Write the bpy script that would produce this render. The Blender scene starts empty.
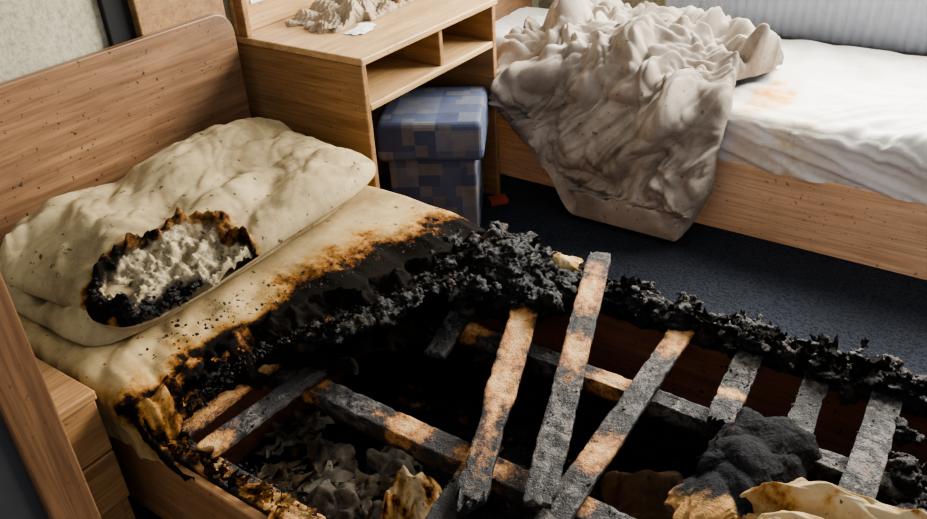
import bpy, bmesh, math, random, time
import numpy as np
from mathutils import Vector, Matrix, noise
random.seed(7)
T0=time.time()
D=bpy.data; C=bpy.context; S=C.scene
# ------------------------------------------------------------ helpers
def N(x,y,z=0.0): return noise.noise(Vector((x,y,z)))
def fbm(x,y,z=0.0,o=4):
    a=1;s=0;f=1
    for i in range(o):
        s+=a*N(x*f+i*17.3,y*f-i*9.1,z*f+i*3.7); a*=.5; f*=2.03
    return s
def ridge(x,y,z=0.0,o=3):
    a=1;s=0;f=1
    for i in range(o):
        n=1-abs(N(x*f+i*11.3,y*f-i*5.1,z*f))*2.2
        s+=a*n*abs(n); a*=.5; f*=2.1
    return s
def puff(x,y,z=0.0,o=3,w=.25,g=.45):
    """rounded bulges with narrow creases"""
    wx=x+w*N(x*.7+5,y*.7,z); wy=y+w*N(x*.7,y*.7+9,z)
    a=1;s=0;f=1
    for i in range(o):
        n=abs(N(wx*f+i*11.3,wy*f-i*5.1,z+i*4.1)); s+=a*math.sqrt(n*n+.002)*1.3; a*=g; f*=2.0
    return s
def sst(a,b,x):
    t=max(0,min(1,(x-a)/(b-a))); return t*t*(3-2*t)
def link(o):
    S.collection.objects.link(o); return o
def empty(name,loc=(0,0,0),rz=0):
    e=D.objects.new(name,None); e.location=loc; e.rotation_euler=(0,0,rz); e.empty_display_size=.1
    return link(e)
def mesh_obj(name,verts,faces,mat,smooth=True,attrs=None,parent=None):
    me=D.meshes.new(name); me.from_pydata(verts,[],faces); me.update()
    if attrs:
        for k,v in attrs.items():
            a=me.attributes.new(k,'FLOAT','POINT'); a.data.foreach_set('value',v)
    if smooth: me.polygons.foreach_set('use_smooth',[True]*len(me.polygons))
    if not isinstance(mat,(list,tuple)): mat=[mat]
    for m in mat: me.materials.append(m)
    o=link(D.objects.new(name,me))
    if parent: o.parent=parent
    return o
def box(name,x0,x1,y0,y1,z0,z1,mat,parent=None,bev=.004,seg=2):
    bm=bmesh.new(); bmesh.ops.create_cube(bm,size=1)
    for v in bm.verts:
        v.co=Vector(((x0+x1)/2+v.co.x*(x1-x0),(y0+y1)/2+v.co.y*(y1-y0),(z0+z1)/2+v.co.z*(z1-z0)))
    if bev: bmesh.ops.bevel(bm,geom=bm.edges[:],offset=bev,segments=seg,profile=.5,affect='EDGES')
    me=D.meshes.new(name); bm.to_mesh(me); bm.free(); me.materials.append(mat)
    o=link(D.objects.new(name,me))
    if parent: o.parent=parent
    return o
def grid(nu,nv):
    return [(i*nv+j,(i+1)*nv+j,(i+1)*nv+j+1,i*nv+j+1) for i in range(nu-1) for j in range(nv-1)]
def interp(pts,y):
    if y<=pts[0][0]: return pts[0][1]
    for (a,b),(c,d) in zip(pts,pts[1:]):
        if y<=c: return b+(d-b)*(y-a)/(c-a)
    return pts[-1][1]
# ------------------------------------------------------------ materials
class M:
    def __init__(s,name,rough=.7,spec=.5):
        s.m=D.materials.new(name); s.m.use_nodes=True; s.t=s.m.node_tree; s.n=s.t.nodes; s.l=s.t.links
        s.b=s.n['Principled BSDF']; s.b.inputs['Roughness'].default_value=rough
        s.b.inputs['Specular IOR Level'].default_value=spec
        s.tc=s.n.new('ShaderNodeTexCoord')
    def map(s,scale=(1,1,1),loc=(0,0,0)):
        m=s.n.new('ShaderNodeMapping'); m.inputs['Scale'].default_value=scale; m.inputs['Location'].default_value=loc
        s.l.new(s.tc.outputs['Object'],m.inputs['Vector']); return m.outputs[0]
    def noise(s,vec,scale,detail=6,rough=.6,dist=0):
        n=s.n.new('ShaderNodeTexNoise'); s.l.new(vec,n.inputs['Vector'])
        n.inputs['Scale'].default_value=scale; n.inputs['Detail'].default_value=detail
        n.inputs['Roughness'].default_value=rough; n.inputs['Distortion'].default_value=dist
        return n.outputs['Fac']
    def vor(s,vec,scale,feature='F1',metric='EUCLIDEAN',out='Distance',rnd=1.0):
        n=s.n.new('ShaderNodeTexVoronoi'); n.feature=feature
        if feature!='DISTANCE_TO_EDGE': n.distance=metric
        s.l.new(vec,n.inputs['Vector']); n.inputs['Scale'].default_value=scale; n.inputs['Randomness'].default_value=rnd
        return n.outputs[out]
    def ramp(s,fac,stops,interp='LINEAR'):
        r=s.n.new('ShaderNodeValToRGB'); r.color_ramp.interpolation=interp; e=r.color_ramp.elements
        while len(e)<len(stops): e.new(.5)
        for k,(p,c) in enumerate(stops):
            e[k].position=p; e[k].color=(c,c,c,1) if isinstance(c,(int,float)) else (*c,1)
        s.l.new(fac,r.inputs[0]); return r.outputs[0]
    def mix(s,fac,a,b,mode='MIX'):
        m=s.n.new('ShaderNodeMix'); m.data_type='RGBA'; m.blend_type=mode
        for sock,val in ((m.inputs[0],fac),(m.inputs[6],a),(m.inputs[7],b)):
            if hasattr(val,'links'): s.l.new(val,sock)
            elif isinstance(val,(int,float)): sock.default_value=val if sock==m.inputs[0] else (val,val,val,1)
            else: sock.default_value=(*val,1)
        return m.outputs[2]
    def math(s,op,a,b=0,clamp=False):
        m=s.n.new('ShaderNodeMath'); m.operation=op; m.use_clamp=clamp
        for i,v in enumerate((a,b)):
            if hasattr(v,'links'): s.l.new(v,m.inputs[i])
            else: m.inputs[i].default_value=v
        return m.outputs[0]
    def attr(s,name):
        a=s.n.new('ShaderNodeAttribute'); a.attribute_name=name; return a.outputs['Fac']
    def color(s,c): s.l.new(c,s.b.inputs['Base Color']) if hasattr(c,'links') else setattr(s.b.inputs['Base Color'],'default_value',(*c,1))
    def rough(s,c): s.l.new(c,s.b.inputs['Roughness'])
    def bump(s,h,dist=.01,strength=1):
        b=s.n.new('ShaderNodeBump'); b.inputs['Distance'].default_value=dist; b.inputs['Strength'].default_value=strength
        s.l.new(h,b.inputs['Height']); s.l.new(b.outputs[0],s.b.inputs['Normal'])

def wood(name,dark,light,grain='X',soot=.3,rough=.40):
    m=M(name,rough,.4)
    sc={'X':(1,14,14),'Y':(14,1,14),'Z':(14,14,1)}[grain]
    v=m.map(sc); g=m.noise(v,2.2,8,.65,.6)
    sc2={'X':(2,60,60),'Y':(60,2,60),'Z':(60,60,2)}[grain]
    f=m.noise(m.map(sc2),3,3,.5)
    c=m.ramp(g,[(.3,dark),(.5,tuple((a+b)/2 for a,b in zip(dark,light))),(.72,light)])
    c=m.mix(m.math('MULTIPLY',m.ramp(f,[(.45,0.),(.6,1.)]),.35),c,tuple(x*.55 for x in dark))
    so=m.ramp(m.noise(m.map(),2.2,5,.6),[(.42,0.),(.75,1.)])
    c=m.mix(m.math('MULTIPLY',so,soot),c,(.03,.022,.018))
    sp=m.ramp(m.noise(m.map(loc=(3,1,2)),80,2,.5),[(.68,0.),(.72,1.)])
    c=m.mix(m.math('MULTIPLY',sp,min(1,soot*1.8)),c,(.012,.01,.01))
    m.color(c); m.bump(g,.001,.4); return m.m
W_HEAD=wood('wood_headboard',(.16,.085,.042),(.33,.19,.10),'Y',.5)
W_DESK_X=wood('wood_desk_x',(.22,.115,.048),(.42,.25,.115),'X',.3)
W_DESK_Y=wood('wood_desk_y_lit',(.38,.23,.10),(.66,.45,.23),'Y',.3)  # lighter copy of the desk wood, desktop glare put into the colour
W_PALE=wood('wood_pale_bed',(.70,.42,.24),(.92,.64,.40),'X',.3)
W_NEAR=wood('wood_near_bed',(.26,.13,.055),(.46,.25,.11),'X',.4)
W_STAND=wood('wood_nightstand',(.28,.14,.06),(.58,.34,.15),'Y',.2)
W_RED=wood('wood_inner_sooted',(.20,.085,.05),(.38,.18,.10),'X',.65)
W_DARKF=wood('wood_dark_frame',(.12,.06,.03),(.24,.13,.065),'Z',.2)

def charred(name,ash=.35,base=.012,tone=(.27,.24,.21)):
    m=M(name,.5,.45)
    raw=m.attr('raw'); v=m.map()
    n1=m.noise(v,60,7,.8); n2=m.noise(m.map(loc=(4,2,1)),7,8,.75); n3=m.noise(m.map(loc=(7,2,9)),34,7,.8)
    cr=m.vor(v,120,'DISTANCE_TO_EDGE')
    blk=m.ramp(n1,[(.35,(base*.4,)*3),(.62,(base*2.4,base*2.2,base*2.1))])
    ashf=m.math('MULTIPLY',m.ramp(n2,[(.46,.05),(.56,1.)]),m.ramp(n3,[(.46,0.),(.55,1.)]))
    c=m.mix(m.math('MULTIPLY',ashf,ash),blk,tone)
    rr=m.math('ADD',raw,m.math('MULTIPLY',m.math('SUBTRACT',n2,.5),1.7))
    rr=m.math('ADD',rr,m.math('MULTIPLY',m.math('SUBTRACT',n3,.5),1.7))
    rawc=m.ramp(rr,[(.30,(.03,.016,.008)),(.46,(.17,.07,.022)),(.70,(.50,.24,.07)),(1,(.66,.44,.21))])
    c=m.mix(m.ramp(rr,[(.32,0.),(.44,1.)]),c,rawc)
    m.color(c)
    m.rough(m.ramp(n3,[(.35,.70),(.65,.44)]))
    h=m.math('ADD',m.math('MULTIPLY',m.ramp(cr,[(0,0.),(.15,1.)]),.2),m.math('ADD',n1,n3))
    m.bump(h,.006,1.); return m.m
CHAR_WOOD=charred('charred_wood',.62,.007)
CHAR_BEAM=charred('charred_beam',.5,.007)
def charstuff(name,hi=.05,rough=.5,brown=.25,spec=.3):
    m=M(name,rough,spec); v=m.map()
    n=m.noise(v,60,6,.75); n2=m.noise(v,13,5,.6)
    c=m.ramp(n,[(.35,(.003,.003,.003)),(.62,(.009,.008,.008)),(.8,(hi,hi*.93,hi*.88))])
    c=m.mix(m.math('MULTIPLY',m.ramp(n2,[(.54,0.),(.72,1.)]),brown),c,(.10,.06,.03))
    m.color(c); m.bump(n,.010,1); return m.m
CHAR=charstuff('char_crust',.04,.42,.4,.28)
CHARF=charstuff('char_floor_ash',.035,.8)

def cloth(name,base,dirt,stuff=(.62,.55,.42),speck=.8,dirtamt=.6,bs=.5):
    m=M(name,.9,.12); v=m.map()
    burn=m.attr('burn'); n=m.noise(v,4.5,8,.72); nf=m.noise(v,45,6,.75); nm=m.noise(m.map(loc=(3,8,1)),16,6,.7)
    c=m.mix(m.math('MULTIPLY',m.ramp(n,[(.40,0.),(.64,1.)]),dirtamt),base,dirt)
    gate=m.ramp(burn,[(0,0.),(.15,1.)])
    b=m.math('ADD',burn,m.math('MULTIPLY',m.math('MULTIPLY',m.math('SUBTRACT',nm,.5),gate),1.1))
    b=m.math('ADD',b,m.math('MULTIPLY',m.math('MULTIPLY',m.math('SUBTRACT',nf,.5),gate),.7))
    br=m.ramp(b,[(.0,(1,1,1)),(.16,(.86,.71,.48)),(.32,(.52,.31,.15)),(.41,(.20,.10,.05)),(.49,(.010,.008,.007)),(1,(.014,.013,.012))])
    c=m.mix(1.0,c,br,'MULTIPLY')
    ye=m.attr('stain'); c=m.mix(m.math('MULTIPLY',ye,m.ramp(nm,[(.3,.35),(.6,1.)])),c,(.52,.27,.05))
    st=m.attr('stuff')
    sc=m.mix(m.ramp(nf,[(.40,0.),(.56,1.)]),tuple(x*.28 for x in stuff),stuff)
    sc=m.mix(m.math('MULTIPLY',m.ramp(nm,[(.45,0.),(.65,1.)]),.6),sc,(.16,.11,.06))
    c=m.mix(st,c,sc)
    sp=m.ramp(m.noise(m.map(loc=(1,5,2)),52,3,.55),[(.66,0.),(.70,1.)])
    c=m.mix(m.math('MULTIPLY',sp,speck),c,(.02,.015,.012))
    m.color(c)
    w=m.noise(v,260,2,.5)
    m.bump(m.math('ADD',nf,m.math('MULTIPLY',w,.2)),.002,bs); return m.m
C_PILLOW=cloth('pillow_fabric',(.40,.325,.19),(.15,.11,.058),(.44,.37,.24),dirtamt=.8)
C_SHEET=cloth('mattress_fabric',(.47,.36,.19),(.22,.15,.068),dirtamt=.8)
C_DUVET=cloth('duvet_fabric',(.36,.315,.265),(.15,.125,.10),speck=.6,dirtamt=.85,bs=.3)
C_WHITE=cloth('white_sheet_fabric',(.68,.67,.65),(.44,.41,.35),speck=.25,dirtamt=.5)
C_BEIGE=cloth('beige_cloth_fabric',(.50,.39,.23),(.25,.165,.08))
C_KNIT=cloth('knit_fabric',(.38,.31,.22),(.17,.125,.08),speck=.3,bs=1.)
C_PAPER=cloth('plaster_flake',(.30,.26,.20),(.03,.025,.02),dirtamt=.95)
C_FOAM=cloth('browned_foam',(.15,.08,.04),(.02,.015,.01),dirtamt=.9)
def wool():
    m=M('charred_wool',.9,.2); v=m.map(); n=m.noise(v,120,4,.7); b=m.attr('burn'); n2=m.noise(v,14,5,.6)
    c=m.ramp(n,[(.35,(.004,.004,.005)),(.7,(.022,.023,.026))])
    c=m.mix(m.ramp(m.math('ADD',b,m.math('MULTIPLY',m.math('SUBTRACT',n2,.5),1.)),[(.35,0.),(.7,1.)]),c,(.42,.24,.09))
    m.color(c); m.bump(n,.007,1); return m.m
WOOL=wool()
def carpet():
    m=M('carpet',.95,.15); v=m.map()
    n=m.vor(v,90); n2=m.noise(v,1.6,4,.6); n3=m.noise(v,260,2,.6)
    c=m.ramp(n,[(.2,(.009,.012,.017)),(.6,(.022,.027,.037))])
    c=m.mix(m.ramp(n2,[(.4,0.),(.75,.55)]),c,(.010,.011,.013))
    c=m.mix(m.ramp(n3,[(.58,0.),(.70,.6)]),c,(.10,.11,.14))
    m.color(c); m.bump(m.math('ADD',n,n3),.004,.8); return m.m
CARPET=carpet()
def wallm():
    m=M('wall_plaster',.9,.2); v=m.map()
    n=m.noise(v,60,5,.7); n2=m.noise(v,3,5,.6)
    c=m.mix(m.ramp(n2,[(.35,0.),(.7,1.)]),(.50,.47,.35),(.30,.28,.20))
    c=m.mix(m.ramp(n,[(.45,0.),(.7,.6)]),c,(.14,.13,.10))
    m.color(c); m.bump(n,.004,.8); return m.m
WALL=wallm()
def plain(name,c,rough=.5,metal=0):
    m=M(name,rough); n=m.noise(m.map(),30,4,.6)
    m.color(m.mix(m.ramp(n,[(.4,0.),(.8,.35)]),c,tuple(x*.6 for x in c)))
    m.b.inputs['Metallic'].default_value=metal; return m.m
RAD=plain('radiator_enamel',(.42,.45,.52),.4)
PAPER=plain('paper_white',(.78,.8,.82),.8)
RED=plain('red_card',(.30,.05,.03),.6)
DARKP=plain('dark_panel',(.04,.042,.045),.6)
BLACKG=plain('matte_black',(.01,.01,.01),.9)
FRAMEW=plain('window_frame_white',(.7,.7,.7),.5)
def stoolm():
    m=M('patterned_blue_fabric',.9,.2)
    col=m.vor(m.map(loc=(.31,.27,.13)),13.5,'F1','CHEBYCHEV','Color',0.)
    col2=m.vor(m.map(loc=(.11,.07,.23)),24,'F1','CHEBYCHEV','Color',0.)
    sep=m.n.new('ShaderNodeSeparateColor'); m.l.new(col,sep.inputs[0])
    sep2=m.n.new('ShaderNodeSeparateColor'); m.l.new(col2,sep2.inputs[0])
    c=m.ramp(sep.outputs[0],[(0,(.055,.07,.135)),(.35,(.08,.10,.165)),(.6,(.135,.15,.20)),(.8,(.19,.185,.18)),(.92,(.06,.065,.10))],'CONSTANT')
    c=m.mix(m.ramp(sep2.outputs[0],[(0,0.),(.76,.6)],'CONSTANT'),c,(.19,.175,.16))
    v=m.map(); n=m.noise(v,220,2,.6); n2=m.noise(v,12,4,.6)
    c=m.mix(m.math('MULTIPLY',n,.5),c,(.05,.055,.08)); c=m.mix(m.ramp(n2,[(.4,0.),(.7,.4)]),c,(.04,.04,.05))
    m.color(c); m.bump(n,.002,.7); return m.m
STOOL=stoolm()

# ------------------------------------------------------------ room shell
box('floor',-2.1,1.6,-1.2,3.62,-.05,0,CARPET,bev=0)
box('wall_head',-2.22,-2.10,-1.2,3.62,0,2.5,WALL,bev=0)
wf=empty('wall_window_side')
WX0,WX1,WZ0,WZ1=-1.5,1.1,1.02,2.15
for n,a in (('lower',(-2.1,1.6,3.62,3.74,0,WZ0)),('upper',(-2.1,1.6,3.62,3.74,WZ1,2.5)),('left',(-2.1,WX0,3.62,3.74,WZ0,WZ1)),('right',(WX1,1.6,3.62,3.74,WZ0,WZ1))):
    box(n,*a,WALL,wf,bev=0)
w=empty('window_1')
box('frame_bottom',WX0,WX1,3.64,3.70,WZ0,WZ0+.06,FRAMEW,w); box('frame_top',WX0,WX1,3.64,3.70,WZ1-.06,WZ1,FRAMEW,w)
box('frame_left',WX0,WX0+.06,3.64,3.70,WZ0,WZ1,FRAMEW,w); box('frame_right',WX1-.06,WX1,3.64,3.70,WZ0,WZ1,FRAMEW,w)
box('mullion',-.22,-.16,3.64,3.70,WZ0,WZ1,FRAMEW,w)
wp=empty('wooden_wall_panel'); box('board',-2.10,-2.055,1.36,1.66,0,1.9,W_DESK_X,wp); box('shadow_gap_strip',-2.10,-2.08,1.28,1.36,0,1.9,BLACKG,wp)  # black strip paints the shadow gap beside the board

# radiator
r=empty('radiator')
rv=[];n=430
for i in range(n):
    x=-1.40+2.1*i/(n-1); ph=(i%8)/8; dy=.010*math.sin(ph*math.pi)
    for z,d in ((.40,.02),(.415,0),(.93,0),(.95,.02)): rv.append((x,3.52+d-dy,z))
mesh_obj('fluted_panel',rv,grid(n,4),RAD,True,parent=r)
box('back_panel',-1.40,.70,3.535,3.56,.40,.95,RAD,r); box('top_grille',-1.41,.71,3.51,3.57,.945,.965,RAD,r)
box('bracket',-1.2,-1.16,3.56,3.618,.45,.9,RAD,r); box('bracket_2',.5,.54,3.56,3.618,.45,.9,RAD,r)
box('pipe',-1.39,-1.37,3.53,3.55,0,.42,RAD,r); box('pipe_2',.66,.68,3.53,3.55,0,.42,RAD,r)

# ------------------------------------------------------------ headboard + bed frame
def rounded_board(name,x0,x1,y0,y1,z0,z1,rad,mat,parent):
    pts=[(y0,z0)]
    for k in range(9):
        a=math.pi-k*math.pi/16; pts.append((y0+rad+rad*math.cos(a),z1-rad+rad*math.sin(a)))
    for k in range(9):
        a=math.pi/2-k*math.pi/16; pts.append((y1-rad+rad*math.cos(a),z1-rad+rad*math.sin(a)))
    pts.append((y1,z0)); n=len(pts)
    v=[(x1,p[0],p[1]) for p in pts]+[(x0,p[0],p[1]) for p in pts]
    f=[tuple(range(n))[::-1],tuple(range(n,2*n))]+[(i,(i+1)%n,n+(i+1)%n,n+i) for i in range(n)]
    o=mesh_obj(name,v,f,mat,False,parent=parent)
    b=o.modifiers.new('b','BEVEL'); b.width=.003; b.segments=2; b.limit_method='ANGLE'
    bm=bmesh.new(); bm.from_mesh(o.data); bmesh.ops.recalc_face_normals(bm,faces=bm.faces); bm.to_mesh(o.data); bm.free()
    return o
bed=empty('burnt_bed')
rounded_board('headboard',-2.055,-2.03,.605,1.66,0,.858,.07,W_HEAD,bed)
box('side_board_near',-2.03,.12,.63,.65,.05,.27,W_NEAR,bed)
box('side_board_far',-2.03,.12,1.62,1.64,.05,.27,W_RED,bed)
box('inner_board_far',-2.03,.12,1.595,1.62,.03,.265,W_RED,bed)
box('foot_board',.12,.145,.63,1.64,.0,.40,W_NEAR,bed)
box('leg_1',-1.40,-1.35,.652,.70,0,.26,W_NEAR,bed); box('leg_2',.05,.1,.66,.71,0,.26,W_RED,bed)
box('leg_3',-1.40,-1.35,1.55,1.594,0,.26,W_RED,bed); box('leg_4',.05,.1,1.55,1.594,0,.26,W_RED,bed)
box('cross_panel',-1.36,-1.34,.70,1.55,.0,.24,W_RED,bed)
slat_pts=[]
def plank(name,p0,p1,w,t,mat,raws=(),seed=0,rag=.35,parent=None,nu=90,nw=11):
    p0=Vector(p0);p1=Vector(p1); d=(p1-p0); L=d.length; d.normalize()
    side=Vector((-d.y,d.x,0)).normalized(); up=d.cross(side)
    if up.z<0: up=-up
    prof=[(-1+2*k/(nw-1),0) for k in range(nw)]+[(1,-(k+1)/3) for k in range(3)]
    prof+=[(1-2*k/(nw-1),-1) for k in range(1,nw)]+[(-1,-1+(k+1)/3) for k in range(2)]
    P=len(prof); V=[];R=[];F=[]
    for i in range(nu):
        u=i/(nu-1); s=u*L
        wv=1+.05*fbm(s*9,seed*3.1,0)-.20*max(0,fbm(s*4+9,seed*1.7,2))*rag*2
        endf=min(1,min(u,1-u)*L/.03)
        sway=.002*N(s*5,seed*7.7)
        for (a,b) in prof:
            tip=rag*.05*fbm(a*3,seed*5.3,u*2)+ (rag*.035*N(a*11,seed))
            ss=s+(tip if u<.5 else -tip)*(1-min(1,min(u,1-u)*6))
            nick=.22*max(0,N(s*34,a*2+seed,3)-.10)*abs(a)
            co=p0+d*ss+side*(a*w/2*(wv-nick)*(.86+.14*endf)+sway)+up*(b*t)
            co+=up*(.0024*fbm(s*36,a*3+seed,b)+.0028*N(s*11,a*2,seed))+side*(.0010*fbm(s*50+3,seed,b*3+a))
            V.append(co)
            rr=0
            for (c,hw) in raws: rr=max(rr,1-abs(u-c)/hw)
            R.append(max(0,rr)*(1 if b>-.9 else .3)*(1-.35*abs(a)))
            if b==0 and rr<.2 and random.random()<.09: slat_pts.append(tuple(co))
    for i in range(nu-1):
        for j in range(P): F.append((i*P+j,i*P+(j+1)%P,(i+1)*P+(j+1)%P,(i+1)*P+j))
    F.append(tuple(range(P))[::-1]); F.append(tuple(range((nu-1)*P,nu*P)))
    return mesh_obj(name,[tuple(v) for v in V],F,mat,True,{'raw':R},parent)
Z=.30
plank('support_beam_1',(-1.34,.975,Z-.022),(.12,.975,Z-.022),.058,.045,CHAR_BEAM,[(.31,.09),(.45,.09),(.56,.08),(.12,.06)],1,.0,bed,nu=300)
plank('support_beam_2',(-1.34,1.335,Z-.022),(.12,1.335,Z-.022),.045,.045,CHAR_BEAM,[(.25,.06),(.52,.09)],2,.0,bed,nu=300)
plank('near_rail',(-1.36,.682,Z-.03),(.12,.682,Z-.03),.05,.04,CHAR_BEAM,[(.02,.08),(.13,.06),(.3,.2)],3,.0,bed,nu=300)
plank('far_rail',(-1.36,1.61,Z-.015),(.12,1.61,Z-.015),.06,.03,CHAR_BEAM,[(.50,.06),(.62,.05)],4,.0,bed,nu=300)
sl=[((-1.275,.70,Z),(-1.285,1.16,Z),.045,[(.45,1.0)]),
    ((-1.19,.69,Z),(-1.15,1.30,Z),.058,[(.02,.14)]),
    ((-.975,1.19,Z-.01),(-1.03,1.45,Z+.01),.062,[]),
    ((-.495,.70,Z),(-.518,1.60,Z),.058,[(.93,.15),(.45,.12)]),
    ((-.335,1.31,Z),(-.357,1.61,Z),.060,[(.3,.1)]),
    ((-.175,.96,Z),(-.207,1.61,Z),.060,[(.35,.1)]),
    ((-.045,.69,Z),(-.068,1.61,Z),.062,[]),
    ((-.66,.70,Z-.005),(-.70,1.0,Z-.002),.058,[(.9,.3)]),]
for i,(a,b,wd,rw) in enumerate(sl): plank('slat_%d'%(i+1),a,b,wd,.014,CHAR_WOOD,rw,20+i,.5,bed,nu=110)
plank('loose_slat_1',(-.64,.845,Z+.022),(-.905,1.54,Z+.052),.066,.014,CHAR_WOOD,[(.40,.50),(.68,.42),(.9,.25)],41,.9,bed,nu=140)
plank('loose_slat_2',(-.525,.895,Z+.038),(-.785,1.665,Z+.075),.060,.014,CHAR_WOOD,[(.52,.18),(.78,.28)],42,.15,bed,nu=140)

# mattress remains
XE=[(.60,-1.29),(.70,-1.315),(.80,-1.335),(.90,-1.34),(1.03,-1.30),(1.165,-1.24),(1.36,-1.17),(1.56,-1.08),(1.66,-1.06)]
def Xe(y,z):
    x=interp(XE,y)
    if y<.72: x+=max(0,(.37-z))*1.3
    return x
path=[]
yn,yf,zt,zb,rd=.632,1.615,.425,.275,.035
for k in range(20): path.append((yn,zb+(zt-rd-zb)*k/20))
for k in range(10): a=math.pi-k*math.pi/20; path.append((yn+rd+rd*math.cos(a),zt-rd+rd*math.sin(a)))
for k in range(121): path.append((yn+rd+(yf-yn-2*rd)*k/120,zt))
for k in range(1,11): a=math.pi/2-k*math.pi/20; path.append((yf-rd+rd*math.cos(a),zt-rd+rd*math.sin(a)))
for k in range(1,16): path.append((yf,zt-rd-(zt-rd-zb)*k/15))
V=[];B=[];nv=len(path); nu=150; ex=44
for i in range(nu+ex):
    for j,(y,z) in enumerate(path):
        xe=Xe(y,z)+.028*fbm(y*12,z*14,3)+.014*N(y*50,z*50)
        if i<nu:
            u=i/(nu-1); x=-2.028+(xe+2.028)*u
            d=xe-x
            top=sst(zb,zt,z)
            zz=z+(.014*fbm(x*4,y*4,1,2)+.022*(puff(x*9+y*6,y*4-x*3,4,2,.5)-.25)*sst(1.2,.6,y))*top
            yy=y
            if y<.66: yy=y-.014*ridge(x*9,z*3,2)*(1-sst(.64,.66,y))
            zz-=sst(.16,0,d)*.035*top
            far=sst(.95,1.25,y)
            b=max(0,1-d/(.11+.11*far))
            b=(b**1.5)*(.34+.62*far)+(max(0,1-d/.04))*.35
            V.append((x,yy,zz)); B.append(max(0,min(1,b)))
        else:
            e=(i-nu+1)/ex
            far=sst(.8,1.05,y)
            ext=(.035+.13*far)*(1+.8*fbm(y*10,5,z*8))
            x=xe+ext*e
            z0=z-.035*sst(zb,zt,z)
            zz=z0-(z0-.285)*(e**.7)*.95 if z>.30 else z
            curl=.030*math.sin(min(1,e*1.4)*math.pi)*(1-far)*sst(.3,.4,z)
            zz+=curl+(.026*fbm(x*18,y*18,2)+.02*puff(x*28,y*28,5))*sst(.29,.33,z)+.008*N(x*70,y*70)
            V.append((x,y+(.014*N(x*40,z*40,y*9)),max(.262,zz))); B.append(max(0,min(1,max(.34,(.50 if y<.95 else .74)+.5*e*far+.45*fbm(x*12,y*12,z*12)+.12*e))))
mesh_obj('mattress_remains',V,grid(nu+ex,nv),C_SHEET,True,{'burn':B,'stuff':[0.0]*len(V)},bed)

U=random.uniform; G=random.gauss
def chunk_data(specs,sub=1,V=None,F=None):
    bm0=bmesh.new(); bmesh.ops.create_icosphere(bm0,subdivisions=sub,radius=1)
    bv=[v.co.copy() for v in bm0.verts]; bf=[[v.index for v in f.verts] for f in bm0.faces]; bm0.free()
    V=V if V is not None else []; F=F if F is not None else []
    for (fn,cnt,r0,r1,flat) in specs:
        for k in range(cnt):
            x,y,z=fn(); r=r0+(r1-r0)*random.random()**2.2
            R=Matrix.Rotation(U(0,6.28),3,'Z')@Matrix.Rotation(U(-.9,.9),3,'X')
            sc=Vector((U(.5,1.9),U(.6,1.3),flat*U(.5,1.3)))
            o=len(V); sd=U(0,99)
            for c in bv:
                q=c*(1+.6*N(c.x*1.7+sd,c.y*1.7,c.z*1.7)); q=R@(Vector((q.x*sc.x,q.y*sc.y,q.z*sc.z))*r)
                V.append((x+q.x,y+q.y,z+q.z))
            for f in bf: F.append([o+i for i in f])
    return V,F
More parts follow.
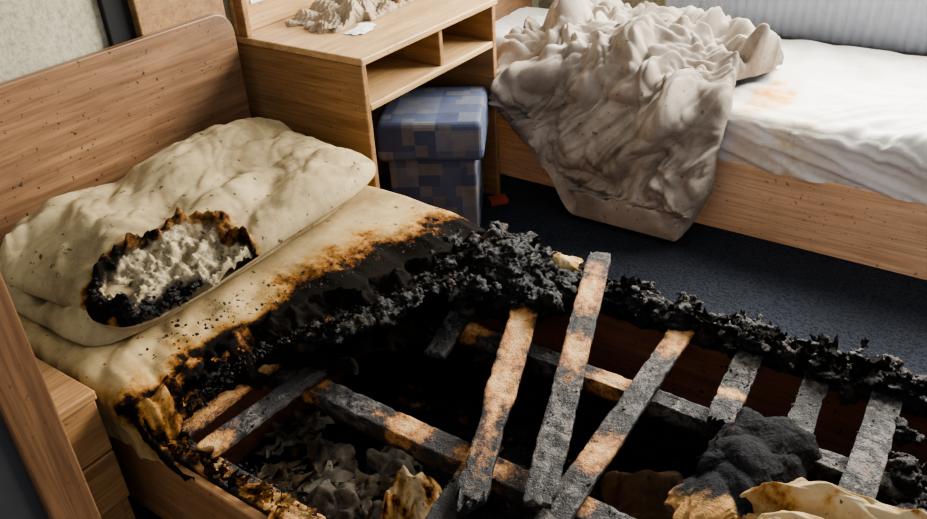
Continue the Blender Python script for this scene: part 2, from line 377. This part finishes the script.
# ------------------------------------------------------------ pillows
def pillow(name,cx,cy,cz,hx,hy,th,seed,rz=0,hole=None,wr=1.0,n=170,tilt=0,lo=.45):
    V=[];B=[];St=[];F=[];rim=[]
    for side in (1,-1):
        off=len(V)
        for i in range(n):
            for j in range(n):
                a=math.sin((-1+2*i/(n-1))*math.pi/2); b=math.sin((-1+2*j/(n-1))*math.pi/2)
                sq=1-.05*abs(a)**4*abs(b)**4*3
                pin=(1-.05*(1-b*b)*abs(a)**3)*sq; pin2=(1-.04*(1-a*a)*abs(b)**3)*sq
                x=a*hx*pin*(1+.03*N(b*3,seed)); y=b*hy*pin2*(1+.03*N(a*3,seed+4))
                p=max(0,(1-abs(a)**3.0)*(1-abs(b)**3.6)); h=th*p**.42
                edge=min(1,p*4)
                burn=0;stf=0
                if side>0:
                    g=.25+.75*abs(b)**1.5
                    w=.024*fbm(x*2.6,y*2.2,seed,2)+.060*(puff((x+y*.55)*4.2+seed,(y-x*.4)*1.9,seed,2,.5,.38)-.30)+.026*g*(puff((x-y*.25)*15,(y+x*.3)*4.5,seed+3,2,.6)-.2)+.010*(puff(x*12+y*8,y*5-x*3,seed+8,2,.7)-.2)
                    h=h+w*wr*edge
                else: h=-h*lo
                if hole and side>0:
                    hx0,hy0,ra,rb=hole
                    dx=(x-hx0); dy=(y-hy0)
                    rr=math.sqrt((abs(dx)/ra)**2.3+(abs(dy)/rb)**2.3)**.9; r=rr+.26*fbm(x*7,y*7,19)+.06*N(x*50,y*50)
                    stf=sst(.95,.90,r)
                    h-=.026*sst(1.0,.8,r)*edge; h+=stf*(.024*fbm(x*22,y*22,1)+.020*puff(x*26,y*26,4,3)+.005*N(x*120,y*120))
                    h+=.020*math.exp(-((r-1.03)/.06)**2)*(1+1.6*fbm(x*26,y*26,2))
                    ang=math.atan2(dy/rb,dx/ra)
                    heavy=.5+.5*math.cos(ang+1.0)
                    burn=sst(1.22+.24*heavy,.98,r)*(.36+.62*heavy)
                    r2=math.sqrt(((x-hx0-.070)/.05)**2+((y-hy0+.11)/.15)**2)+.4*fbm(x*15,y*15,4)
                    k=sst(1.2,.7,r2); burn=max(burn,k*.85); stf*=1-k
                    if .94<r<1.10 and random.random()<heavy**2*.5: rim.append((x,y,h+tilt*x))
                    elif k>.4 and random.random()<.35: rim.append((x,y,h+tilt*x))
                V.append((x,y,h+(tilt*x))); B.append(burn); St.append(stf)
        for f in grid(n,n): F.append(tuple(k+off for k in (f if side>0 else f[::-1])))
    o=mesh_obj(name,V,F,C_PILLOW,True,{'burn':B,'stuff':St})
    bm=bmesh.new(); bm.from_mesh(o.data); bmesh.ops.remove_doubles(bm,verts=bm.verts,dist=.0006); bmesh.ops.recalc_face_normals(bm,faces=bm.faces); bm.to_mesh(o.data); bm.free()
    for p in o.data.polygons: p.use_smooth=True
    o.location=(cx,cy,cz); o.rotation_euler=(0,0,rz)
    if rim:
        cv,cf=chunk_data([(lambda:random.choice(rim),850,.002,.008,.7)])
        mesh_obj('charred_rim',cv,cf,CHAR,True,parent=o)
    return o
pillow('pillow',-1.71,1.09,.443,.275,.435,.045,5.5,0,None,1.0,lo=.4)
pillow('pillow.001',-1.685,1.16,.493,.295,.475,.070,2.2,.035,(.215,-.265,.105,.185),1.0,n=290,tilt=-.02,lo=.55)

# ------------------------------------------------------------ charred clumps
def crust_data(V,F,x0,x1,yc,hw,z0,hgt,seed,nu=240,nw=30):
    o=len(V)
    for i in range(nu):
        x=x0+(x1-x0)*i/(nu-1); c=yc(x)+.015*fbm(x*8,seed); wv=hw(x)*(1+.5*fbm(x*12,seed+2)); hh=hgt(x)*(1+.7*fbm(x*10,seed+4))
        for j in range(nw):
            t=2*math.pi*j/nw; a=math.cos(t); s=math.sin(t)
            V.append((x,c+a*wv,z0+(hh*max(0,s)**.8 if s>0 else s*.012)))
    for i in range(nu-1):
        for j in range(nw): F.append([o+i*nw+j,o+i*nw+(j+1)%nw,o+(i+1)*nw+(j+1)%nw,o+(i+1)*nw+j])
    F.append([o+k for k in range(nw)][::-1]); F.append([o+(nu-1)*nw+k for k in range(nw)])
def strip(x0,x1,y0f,sy,z0,zh,lim=1.6):
    def f():
        x=U(x0,x1); n=max(0,min(.9,.5+1.1*fbm(x*9,3))); y=y0f(x)+max(-lim,min(lim*.8,G(0,1)))*sy*(.4+n); return x,y,z0+min(1.5,abs(G(0,1)))*zh*(.3+n)
    return f
def edgef(y0,y1,d0,d1,z0,z1):
    def f():
        y=U(y0,y1); t=random.random(); return (interp(XE,y)+d0+(d1-d0)*t,y,z0+(z1-z0)*(1-t)+G(0,.006))
    return f
def melted(name,V,F,vox,mat,parent):
    o=mesh_obj(name,V,F,mat,True,parent=parent)
    m=o.modifiers.new('r','REMESH'); m.mode='VOXEL'; m.voxel_size=vox; m.use_smooth_shade=True
    for sc,st,ty in ((.035,.034,'CLOUDS'),(.014,.016,'CLOUDS'),(.006,.007,'CLOUDS')):
        t=D.textures.new(name+'_t',ty); t.noise_scale=sc; t.noise_depth=2
        d=o.modifiers.new('d','DISPLACE'); d.texture=t; d.strength=st; d.mid_level=.5; d.texture_coords='GLOBAL'
    return o
V,F=[],[]
crust_data(V,F,-1.2,.12,lambda x:1.602,lambda x:.044,.280,lambda x:.044+.02*sst(-.7,-1.0,x),3)
crust_data(V,F,-1.22,-.78,lambda x:1.50,lambda x:.110*sst(-.77,-.88,x)+.01,.285,lambda x:.125*sst(-.77,-.90,x),8,100,30)
chunk_data([
  (strip(-1.2,.1,lambda x:1.600,.030,.30,.022),260,.010,.026,.6),
  (strip(-.6,.1,lambda x:1.568,.014,.285,.010),110,.008,.020,.6),
  (strip(-1.25,-.78,lambda x:1.49,.075,.34,.035),230,.012,.034,.6),
  (edgef(1.02,1.58,.00,.16,.39,.30),380,.008,.028,.5),
  (edgef(.72,1.05,.00,.035,.36,.30),90,.005,.013,.6),
  (lambda:(U(-.02,.10),1.35+G(0,.08),.27+abs(G(0,.02))),60,.008,.02,.8),
],2,V,F)
melted('melted_char',V,F,.0033,CHAR,bed)
V,F=chunk_data([(strip(-1.15,.1,lambda x:1.60,.034,.30,.020),700,.0012,.0045,.7),
  (strip(-1.25,-.80,lambda x:1.50,.07,.33,.03),450,.0012,.0045,.7),
  (edgef(.72,1.58,-.03,.12,.39,.31),1200,.0012,.005,.6),
  (strip(-1.3,.1,lambda x:.695,.015,.275,.004),350,.0015,.006,.6),
  (lambda:random.choice(slat_pts),1500,.0010,.0040,.6),
  (lambda:(lambda y:(interp(XE,y)-abs(G(0,.07)),y,.418))(U(.75,1.55)),350,.0012,.0045,.5)])
mesh_obj('char_crumbs',V,F,CHAR,True,parent=bed)
def flakes(name,fns,mat,parent,size=(.012,.04),tl=.6):
    V=[];F=[];B=[]
    n=9
    for fn,cnt,bb in fns:
        for k in range(cnt):
            c=Vector(fn()); s=U(*size); R=Matrix.Rotation(U(0,6.28),3,'Z')@Matrix.Rotation(U(-tl,tl),3,'X')@Matrix.Rotation(U(-tl,tl),3,'Y'); cu=U(.2,1.0); sd=U(0,50); o=len(V); bv=bb+U(-.15,.15)
            for i in range(n):
                for j in range(n):
                    a=-1+2*i/(n-1);b=-1+2*j/(n-1); m=1+.9*N(a*1.5+sd,b*1.5)
                    p=Vector((a*s*m,b*s*.6*m,s*(cu*.5*a*a+.5*N(a*2,b*2,sd)+.3*N(a*5,b*5,sd)))); p=R@p+c
                    V.append(tuple(p)); B.append(bv)
            for f in grid(n,n): F.append(tuple(q+o for q in f))
    return mesh_obj(name,V,F,mat,True,{'burn':B,'stuff':[0.]*len(V)},parent)
flakes('burnt_fabric_scraps',[(edgef(.98,1.58,.0,.15,.40,.31),90,.70),(strip(-1.2,.1,lambda x:1.60,.02,.32,.02),110,.74),
   (edgef(.70,.98,-.01,.04,.38,.31),26,.46),(lambda:(U(-1.30,-.9),.675+G(0,.006),.282),20,.40)],C_SHEET,bed,(.008,.026))
flakes('fallen_scraps',[(lambda:(U(-1.28,-.75),U(.72,1.05),U(.06,.09)),45,.05),(lambda:(U(-1.28,.05),U(.72,1.55),U(.05,.08)),80,.5)],C_PAPER,bed,(.012,.05),.3)
V=[]
for i in range(200):
    for j in range(120):
        x=-1.34+1.45*i/199; y=.655+.935*j/119
        V.append((x,y,.035+.03*fbm(x*5,y*5,2)+.016*fbm(x*22,y*22,5)+.008*N(x*70,y*70)))
mesh_obj('ash_heap',V,grid(200,120),CHARF,True,parent=bed)
V,F=chunk_data([(lambda:(U(-1.3,.08),U(.68,1.56),.05+.03*random.random()),1800,.004,.018,.6)])
mesh_obj('ash_debris',V,F,CHARF,False,parent=bed)
def crumple(name,cx,cy,cz,sx,sy,h,seed,mat,n=60,rz=0,burn=None,parent=None,fr=8,thin=.5,oct=2,asp=(1,1),extra=None):
    V=[];B=[]
    for i in range(n):
        for j in range(n):
            a=-1+2*i/(n-1);b=-1+2*j/(n-1)
            k=math.sqrt(1-.35*a*a*b*b)
            out=k*(1+.35*fbm(a*1.5,b*1.5,seed))
            x=a*sx*out;y=b*sy*out; e=max(abs(a),abs(b)); p=max(0,1-e**5)**.5
            z=h*(.25+.55*(1-e*e)+thin*(puff(x*fr*asp[0]+y*2,y*fr*asp[1],seed,oct,.5)-.2)*2.2)+.002*fbm(x*40,y*40,seed)
            if extra: z+=extra(x,y)
            X=cx+x*math.cos(rz)-y*math.sin(rz);Y=cy+x*math.sin(rz)+y*math.cos(rz)
            V.append((X+.010*N(x*18,y*18,seed),Y+.010*N(x*18,y*18,seed+5),cz+max(0,z)*p+.003)); B.append(max(0,min(1,burn(a,b)+.4*fbm(a*3,b*3,seed))) if burn else 0.)
    return mesh_obj(name,V,grid(n,n),mat,True,{'burn':B,'stuff':[0.]*len(V)},parent)
for k,(x,y,sx,sy,h,rz) in enumerate([(-1.02,.86,.09,.06,.05,.4),(-.98,1.02,.06,.07,.05,1.),(-1.12,.95,.07,.05,.04,2),(-.86,.86,.08,.06,.07,.2),(-1.10,.79,.06,.05,.04,.9),(-.93,.78,.06,.05,.04,.3)]):
    crumple('fallen_flake_%d'%k,x,y,.055,sx,sy,h,k*3.3,C_PAPER,60,rz,None,bed,13,.4)
crumple('burnt_foam_lump',-.43,1.20,.06,.10,.09,.10,4.4,C_FOAM,60,.4,None,bed,8,.3)
crumple('torn_rag',-.83,.90,.12,.05,.09,.10,2.4,C_BEIGE,80,.4,lambda a,b:.03+.2*b*b,bed,6,.3,2,(2,.7))
crumple('foam_knob',-.86,1.60,.30,.065,.045,.10,9.4,C_SHEET,60,.4,lambda a,b:.04+.10*a*a,bed,4,.08)

# charred garment (folded wool) + beige cloth
gm=empty('charred_garment')
crumple('lower_fold',-.245,1.17,.303,.085,.165,.050,6.7,WOOL,110,-.10,lambda a,b:.95*sst(-.35,-.9,b),gm,7,.3)
crumple('upper_fold',-.235,1.235,.318,.085,.115,.042,3.2,WOOL,110,-.20,None,gm,5,.35,2,(1,1.6))
crumple('beige_cloth',-.03,1.075,.305,.20,.115,.075,6.1,C_BEIGE,190,.02,lambda a,b:.02+.1*abs(b)**4,None,6,.5,3,(.6,1.6))

# ------------------------------------------------------------ desk
dk=empty('desk')
DX0,DX1,DY0,DY1=-2.095,-1.575,1.71,2.42
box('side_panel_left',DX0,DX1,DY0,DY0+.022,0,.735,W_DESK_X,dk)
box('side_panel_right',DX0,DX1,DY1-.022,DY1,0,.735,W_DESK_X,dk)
box('desk_top',DX0,DX1+.008,DY0-.004,DY1+.004,.735,.757,W_DESK_Y,dk)
box('shelf_board',DX0+.02,DX1,DY0+.022,DY1-.022,.59,.612,W_DESK_Y,dk)
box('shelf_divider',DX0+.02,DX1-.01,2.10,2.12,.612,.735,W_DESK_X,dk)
box('shelf_back',DX0,DX0+.02,DY0+.022,DY1-.022,.45,.735,W_DESK_Y,dk)
box('hutch_back',DX0,DX0+.02,DY0,DY1,.757,1.35,W_DESK_Y,dk)
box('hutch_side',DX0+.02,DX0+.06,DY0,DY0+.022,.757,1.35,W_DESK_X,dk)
box('pinned_paper',DX0+.02,DX0+.023,1.78,1.90,.84,1.05,PAPER,dk,bev=0)
crumple('knitted_blanket',-1.925,2.165,.755,.13,.28,.055,3.1,C_KNIT,240,.04,None,None,9,.5,2,(1,1),lambda x,y:.005*math.sin(x*420+3*math.sin(y*60))*math.cos(y*260))
crumple('spilled_powder',-1.76,1.93,.7565,.035,.06,.004,5.1,PAPER,40,.3,None,None,20)
# small lotion bottle (lathe)
prof=[(0,0),(.020,0),(.022,.004),(.022,.07),(.018,.082),(.009,.088),(.009,.096),(.012,.097),(.012,.115),(0,.116)]
V=[(-1.83+r_*math.cos(2*math.pi*k/24),2.19+r_*math.sin(2*math.pi*k/24),.757+z_) for r_,z_ in prof for k in range(24)]
F=[(i*24+k,i*24+(k+1)%24,(i+1)*24+(k+1)%24,(i+1)*24+k) for i in range(len(prof)-1) for k in range(24)]
mesh_obj('lotion_bottle',V,F,W_DARKF,True)

# stool
st=empty('upholstered_stool',(-1.67,2.155,0),math.radians(30))
box('padded_lid',-.18,.18,-.18,.18,.31,.45,STOOL,st,.022,4); box('base_box',-.15,.15,-.15,.15,.0,.32,STOOL,st,.01,4)

# ------------------------------------------------------------ other bed
ob=empty('bed')
rounded_board('headboard',-2.09,-2.065,2.56,3.50,0,.862,.07,W_HEAD,ob)
box('side_board',-2.06,.12,2.57,2.592,.0,.262,W_PALE,ob); box('side_board_back',-2.06,.12,3.46,3.482,.0,.262,W_PALE,ob)
box('foot_board',.12,.142,2.57,3.482,0,.40,W_PALE,ob)
path=[];yn,yf,zt,zb,rd=2.575,3.475,.42,.255,.045
for k in range(16): path.append((yn,zb+(zt-rd-zb)*k/16))
for k in range(12): a=math.pi-k*math.pi/24; path.append((yn+rd+rd*math.cos(a),zt-rd+rd*math.sin(a)))
for k in range(100): path.append((yn+rd+(yf-yn-2*rd)*k/99,zt))
for k in range(1,13): a=math.pi/2-k*math.pi/24; path.append((yf-rd+rd*math.cos(a),zt-rd+rd*math.sin(a)))
for k in range(1,10): path.append((yf,zt-rd-(zt-rd-zb)*k/9))
V=[];B=[];Y=[];nu=300
for i in range(nu):
    x=-2.06+2.17*i/(nu-1)
    for j,(y,z) in enumerate(path):
        tp=sst(zb,zt,z)
        wr=math.exp(-((x+.20)/.28)**2-((y-2.7)/.22)**2)
        zz=z+(.006*fbm(x*3,y*4,1)+.018*puff(x*2+y*5,y*2-x*3,2,2))*tp+wr*.050*puff((x-y*.8)*9,(x+y)*1.5,3,2)*tp
        y2=y-.010*ridge(x*4+z*14,z*6,7) if (z<.40 and y<3) else y
        V.append((x,y2,zz))
        r_=math.sqrt(((x+.70)/.085)**2+((y-2.77)/.16)**2)+.6*fbm(x*9,y*9,3)
        Y.append(.75*sst(1.1,.5,r_)+.25*sst(1.5,.9,r_))
        s=.10*math.exp(-(((x+.58)/.10)**2+((y-2.60)/.05)**2))
        B.append(max(0,min(.15,s*(1+.5*fbm(x*10,y*10,3)))))
mesh_obj('mattress',V,grid(nu,len(path)),C_WHITE,True,{'burn':B,'stuff':[0.]*len(V),'stain':Y},ob)

# duvet
LP=[(0,3.12,.44),(.10,3.06,.47),(.22,2.94,.50),(.36,2.80,.505),(.50,2.64,.485),(.56,2.575,.465),(.62,2.535,.41),(.78,2.50,.24),(.92,2.455,.07),(.97,2.41,.03),(1.0,2.35,.022)]
def pth(v):
    return interp([(a,b) for a,b,c in LP],v), interp([(a,c) for a,b,c in LP],v)
def pths(v):
    ys=zs=ws=0
    for q in range(-8,9):
        k=q*.009; wq=math.exp(-(q/4.5)**2)
        y,z=pth(max(0,min(1,v+k)))
        ys+=y*wq;zs+=z*wq;ws+=wq
    return ys/ws,zs/ws
XL=[(0,-1.52),(.12,-1.66),(.4,-1.70),(.6,-1.68),(.8,-1.58),(1,-1.36)]
XR=[(0,-.88),(.08,-.76),(.22,-.74),(.36,-.84),(.5,-.78),(.7,-.76),(1,-.82)]
nu,nvv=360,380
P=np.zeros((nu,nvv,3))
for j in range(nvv):
    v=j/(nvv-1); y,z=pths(v)
    xl=interp(XL,v)+.02*fbm(v*6,1.1,0,2); xr=interp(XR,v)+.025*fbm(v*7,4.4,0,2)
    for i in range(nu):
        u=i/(nu-1); x=xl+(xr-xl)*u
        zf=z
        if v>.6: zf=z+(.16*(1-sst(0,.25,u)))*sst(.6,1,v)
        w1=1-sst(.50,.62,v); hp=1-.55*abs(2*u-1)**2.5
        zf=zf*(1-w1)+w1*(.43+(z-.43)*(hp+.4*math.exp(-((u-.45)/.25)**2)*sst(.6,.35,v)))
        P[i,j]=(x,y,zf)
du=np.gradient(P,axis=0); dv=np.gradient(P,axis=1); Nn=np.cross(dv,du)
K=13
for ax in (0,1):
    pad=[(0,0)]*3; pad[ax]=(K,K); q=np.pad(Nn,pad,mode='edge'); acc=np.zeros_like(Nn)
    for k in range(2*K+1):
        acc+=q[k:k+nu] if ax==0 else q[:,k:k+nvv]
    Nn=acc/(2*K+1)
Nn/=np.linalg.norm(Nn,axis=2,keepdims=True)+1e-9
if Nn[nu//2,60,2]<0: Nn=-Nn
V=[]
for i in range(nu):
    u=i/(nu-1)
    for j in range(nvv):
        v=j/(nvv-1); x,y,z=P[i,j]; hang=sst(.5,.66,v)
        s=v*1.15
        e=min(u,1-u)*1.0; ev=min(v,1-v)*1.1
        edge=min(1,(min(e,ev)/.035))
        edge=math.sqrt(max(0,1-(1-edge)**2))
        xf=(x+1.15)
        med=.070*(puff(x*7+s*3,s*6-x*3,9.2,2,.9,.45)-.28)
        hA=.13*(puff(x*2.6+s*2.0,s*3.0-x*1.6,1.7,2,.9,.35)-.14)+.042*(puff((x+s)*12,(s-x)*6,4.4,2,.9)-.15)+med
        hB=.15*(puff(xf*4.6/(.8+.5*hang)+s*2.4,s*1.0-x*.8,7.7,2,.6,.35)-.08)+.036*(puff(x*15+s*10,s*6,2.4,2,.9)-.1)+med*.8
        h=hA*(1-hang)+hB*hang+.020
        h*=edge
        p=Vector((x,y,z))+Vector(Nn[i,j])*h
        p.x+=.045*N(x*3,s*4,8)+.016*N(x*11,s*11,8)
        p.y+=(-.03*N(x*4,s*3,3)+.012*N(x*12,s*12,3))*(1-hang)
        V.append((p.x,p.y,max(.006,p.z)))
mesh_obj('duvet',V,grid(nu,nvv),C_DUVET,True,{'burn':[0.]*len(V),'stuff':[0.]*len(V)})

# ------------------------------------------------------------ nightstand & mirror
ns=empty('nightstand')
NX0,NX1,NY0,NY1=-1.90,-1.38,.20,.60
box('top',NX0,NX1+.01,NY0,NY1,.42,.442,W_STAND,ns); box('side_right',NX0,NX1-.02,NY1-.02,NY1,0,.42,W_STAND,ns)
box('side_left',NX0,NX1-.02,NY0,NY0+.02,0,.42,W_STAND,ns); box('back',NX0,NX0+.02,NY0+.02,NY1-.02,0,.42,W_STAND,ns)
box('drawer_front_1',NX1-.018,NX1,NY0+.002,NY1-.002,.28,.415,W_STAND,ns); box('drawer_front_2',NX1-.018,NX1,NY0+.002,NY1-.002,.14,.275,W_STAND,ns)
box('plinth',NX1-.03,NX1-.012,NY0+.02,NY1-.02,0,.135,W_STAND,ns)
mi=empty('standing_mirror')
box('stile_right',-1.24,-1.21,.38,.46,0,1.6,W_DARKF,mi); box('stile_left',-1.24,-1.21,-.25,-.17,0,1.6,W_DARKF,mi)
box('rail_top',-1.24,-1.21,-.17,.38,1.52,1.6,W_DARKF,mi); box('rail_bottom',-1.24,-1.21,-.17,.38,0,.10,W_DARKF,mi)
box('dark_glass',-1.235,-1.222,-.17,.38,.10,1.52,DARKP,mi,bev=0)  # mirror pane in plain dark grey
pk=empty('cigarette_packet',(-1.55,2.36,0),.9); box('carton',-.035,.035,-.024,.024,0,.020,RED,pk,.002); box('lid',-.05,-.035,-.024,.024,.0,.020,BLACKG,pk,.002)

# ------------------------------------------------------------ light
wd=D.worlds.new('World'); S.world=wd; wd.use_nodes=True
bg=wd.node_tree.nodes['Background']; bg.inputs[0].default_value=(.95,.96,1,1); bg.inputs[1].default_value=.46
def area(name,loc,target,sx,sy,p,col):
    l=D.lights.new(name,'AREA'); l.shape='RECTANGLE'; l.size=sx; l.size_y=sy; l.energy=p; l.color=col
    o=link(D.objects.new(name,l)); o.location=loc; o.rotation_euler=(Vector(target)-Vector(loc)).to_track_quat('-Z','Y').to_euler(); return o
area('window_daylight',(-.3,3.85,1.75),(-.9,1.2,.2),2.2,1.1,250,(1,.955,.88))

# ------------------------------------------------------------ camera
rt=Vector((.8242,.5655,-.0508)); dn=Vector((.2626,-.4599,-.8483))
rt.normalize(); fw=rt.cross(dn).normalized()
if fw.dot(Vector((-.5,.68,-.53)))<0: fw=-fw
up=-(dn-rt*dn.dot(rt)).normalized()
cam=D.cameras.new('camera'); co=link(D.objects.new('camera',cam)); cam.sensor_width=36; cam.lens=830/927*36; cam.clip_start=.05
Mx=Matrix((rt,up,-fw)).transposed().to_4x4(); Mx.translation=Vector((0,0,1.5)); co.matrix_world=Mx
S.camera=co
S.view_settings.view_transform='AgX'; S.view_settings.look='AgX - Medium High Contrast'; S.view_settings.exposure=.65
print('TIME',time.time()-T0)
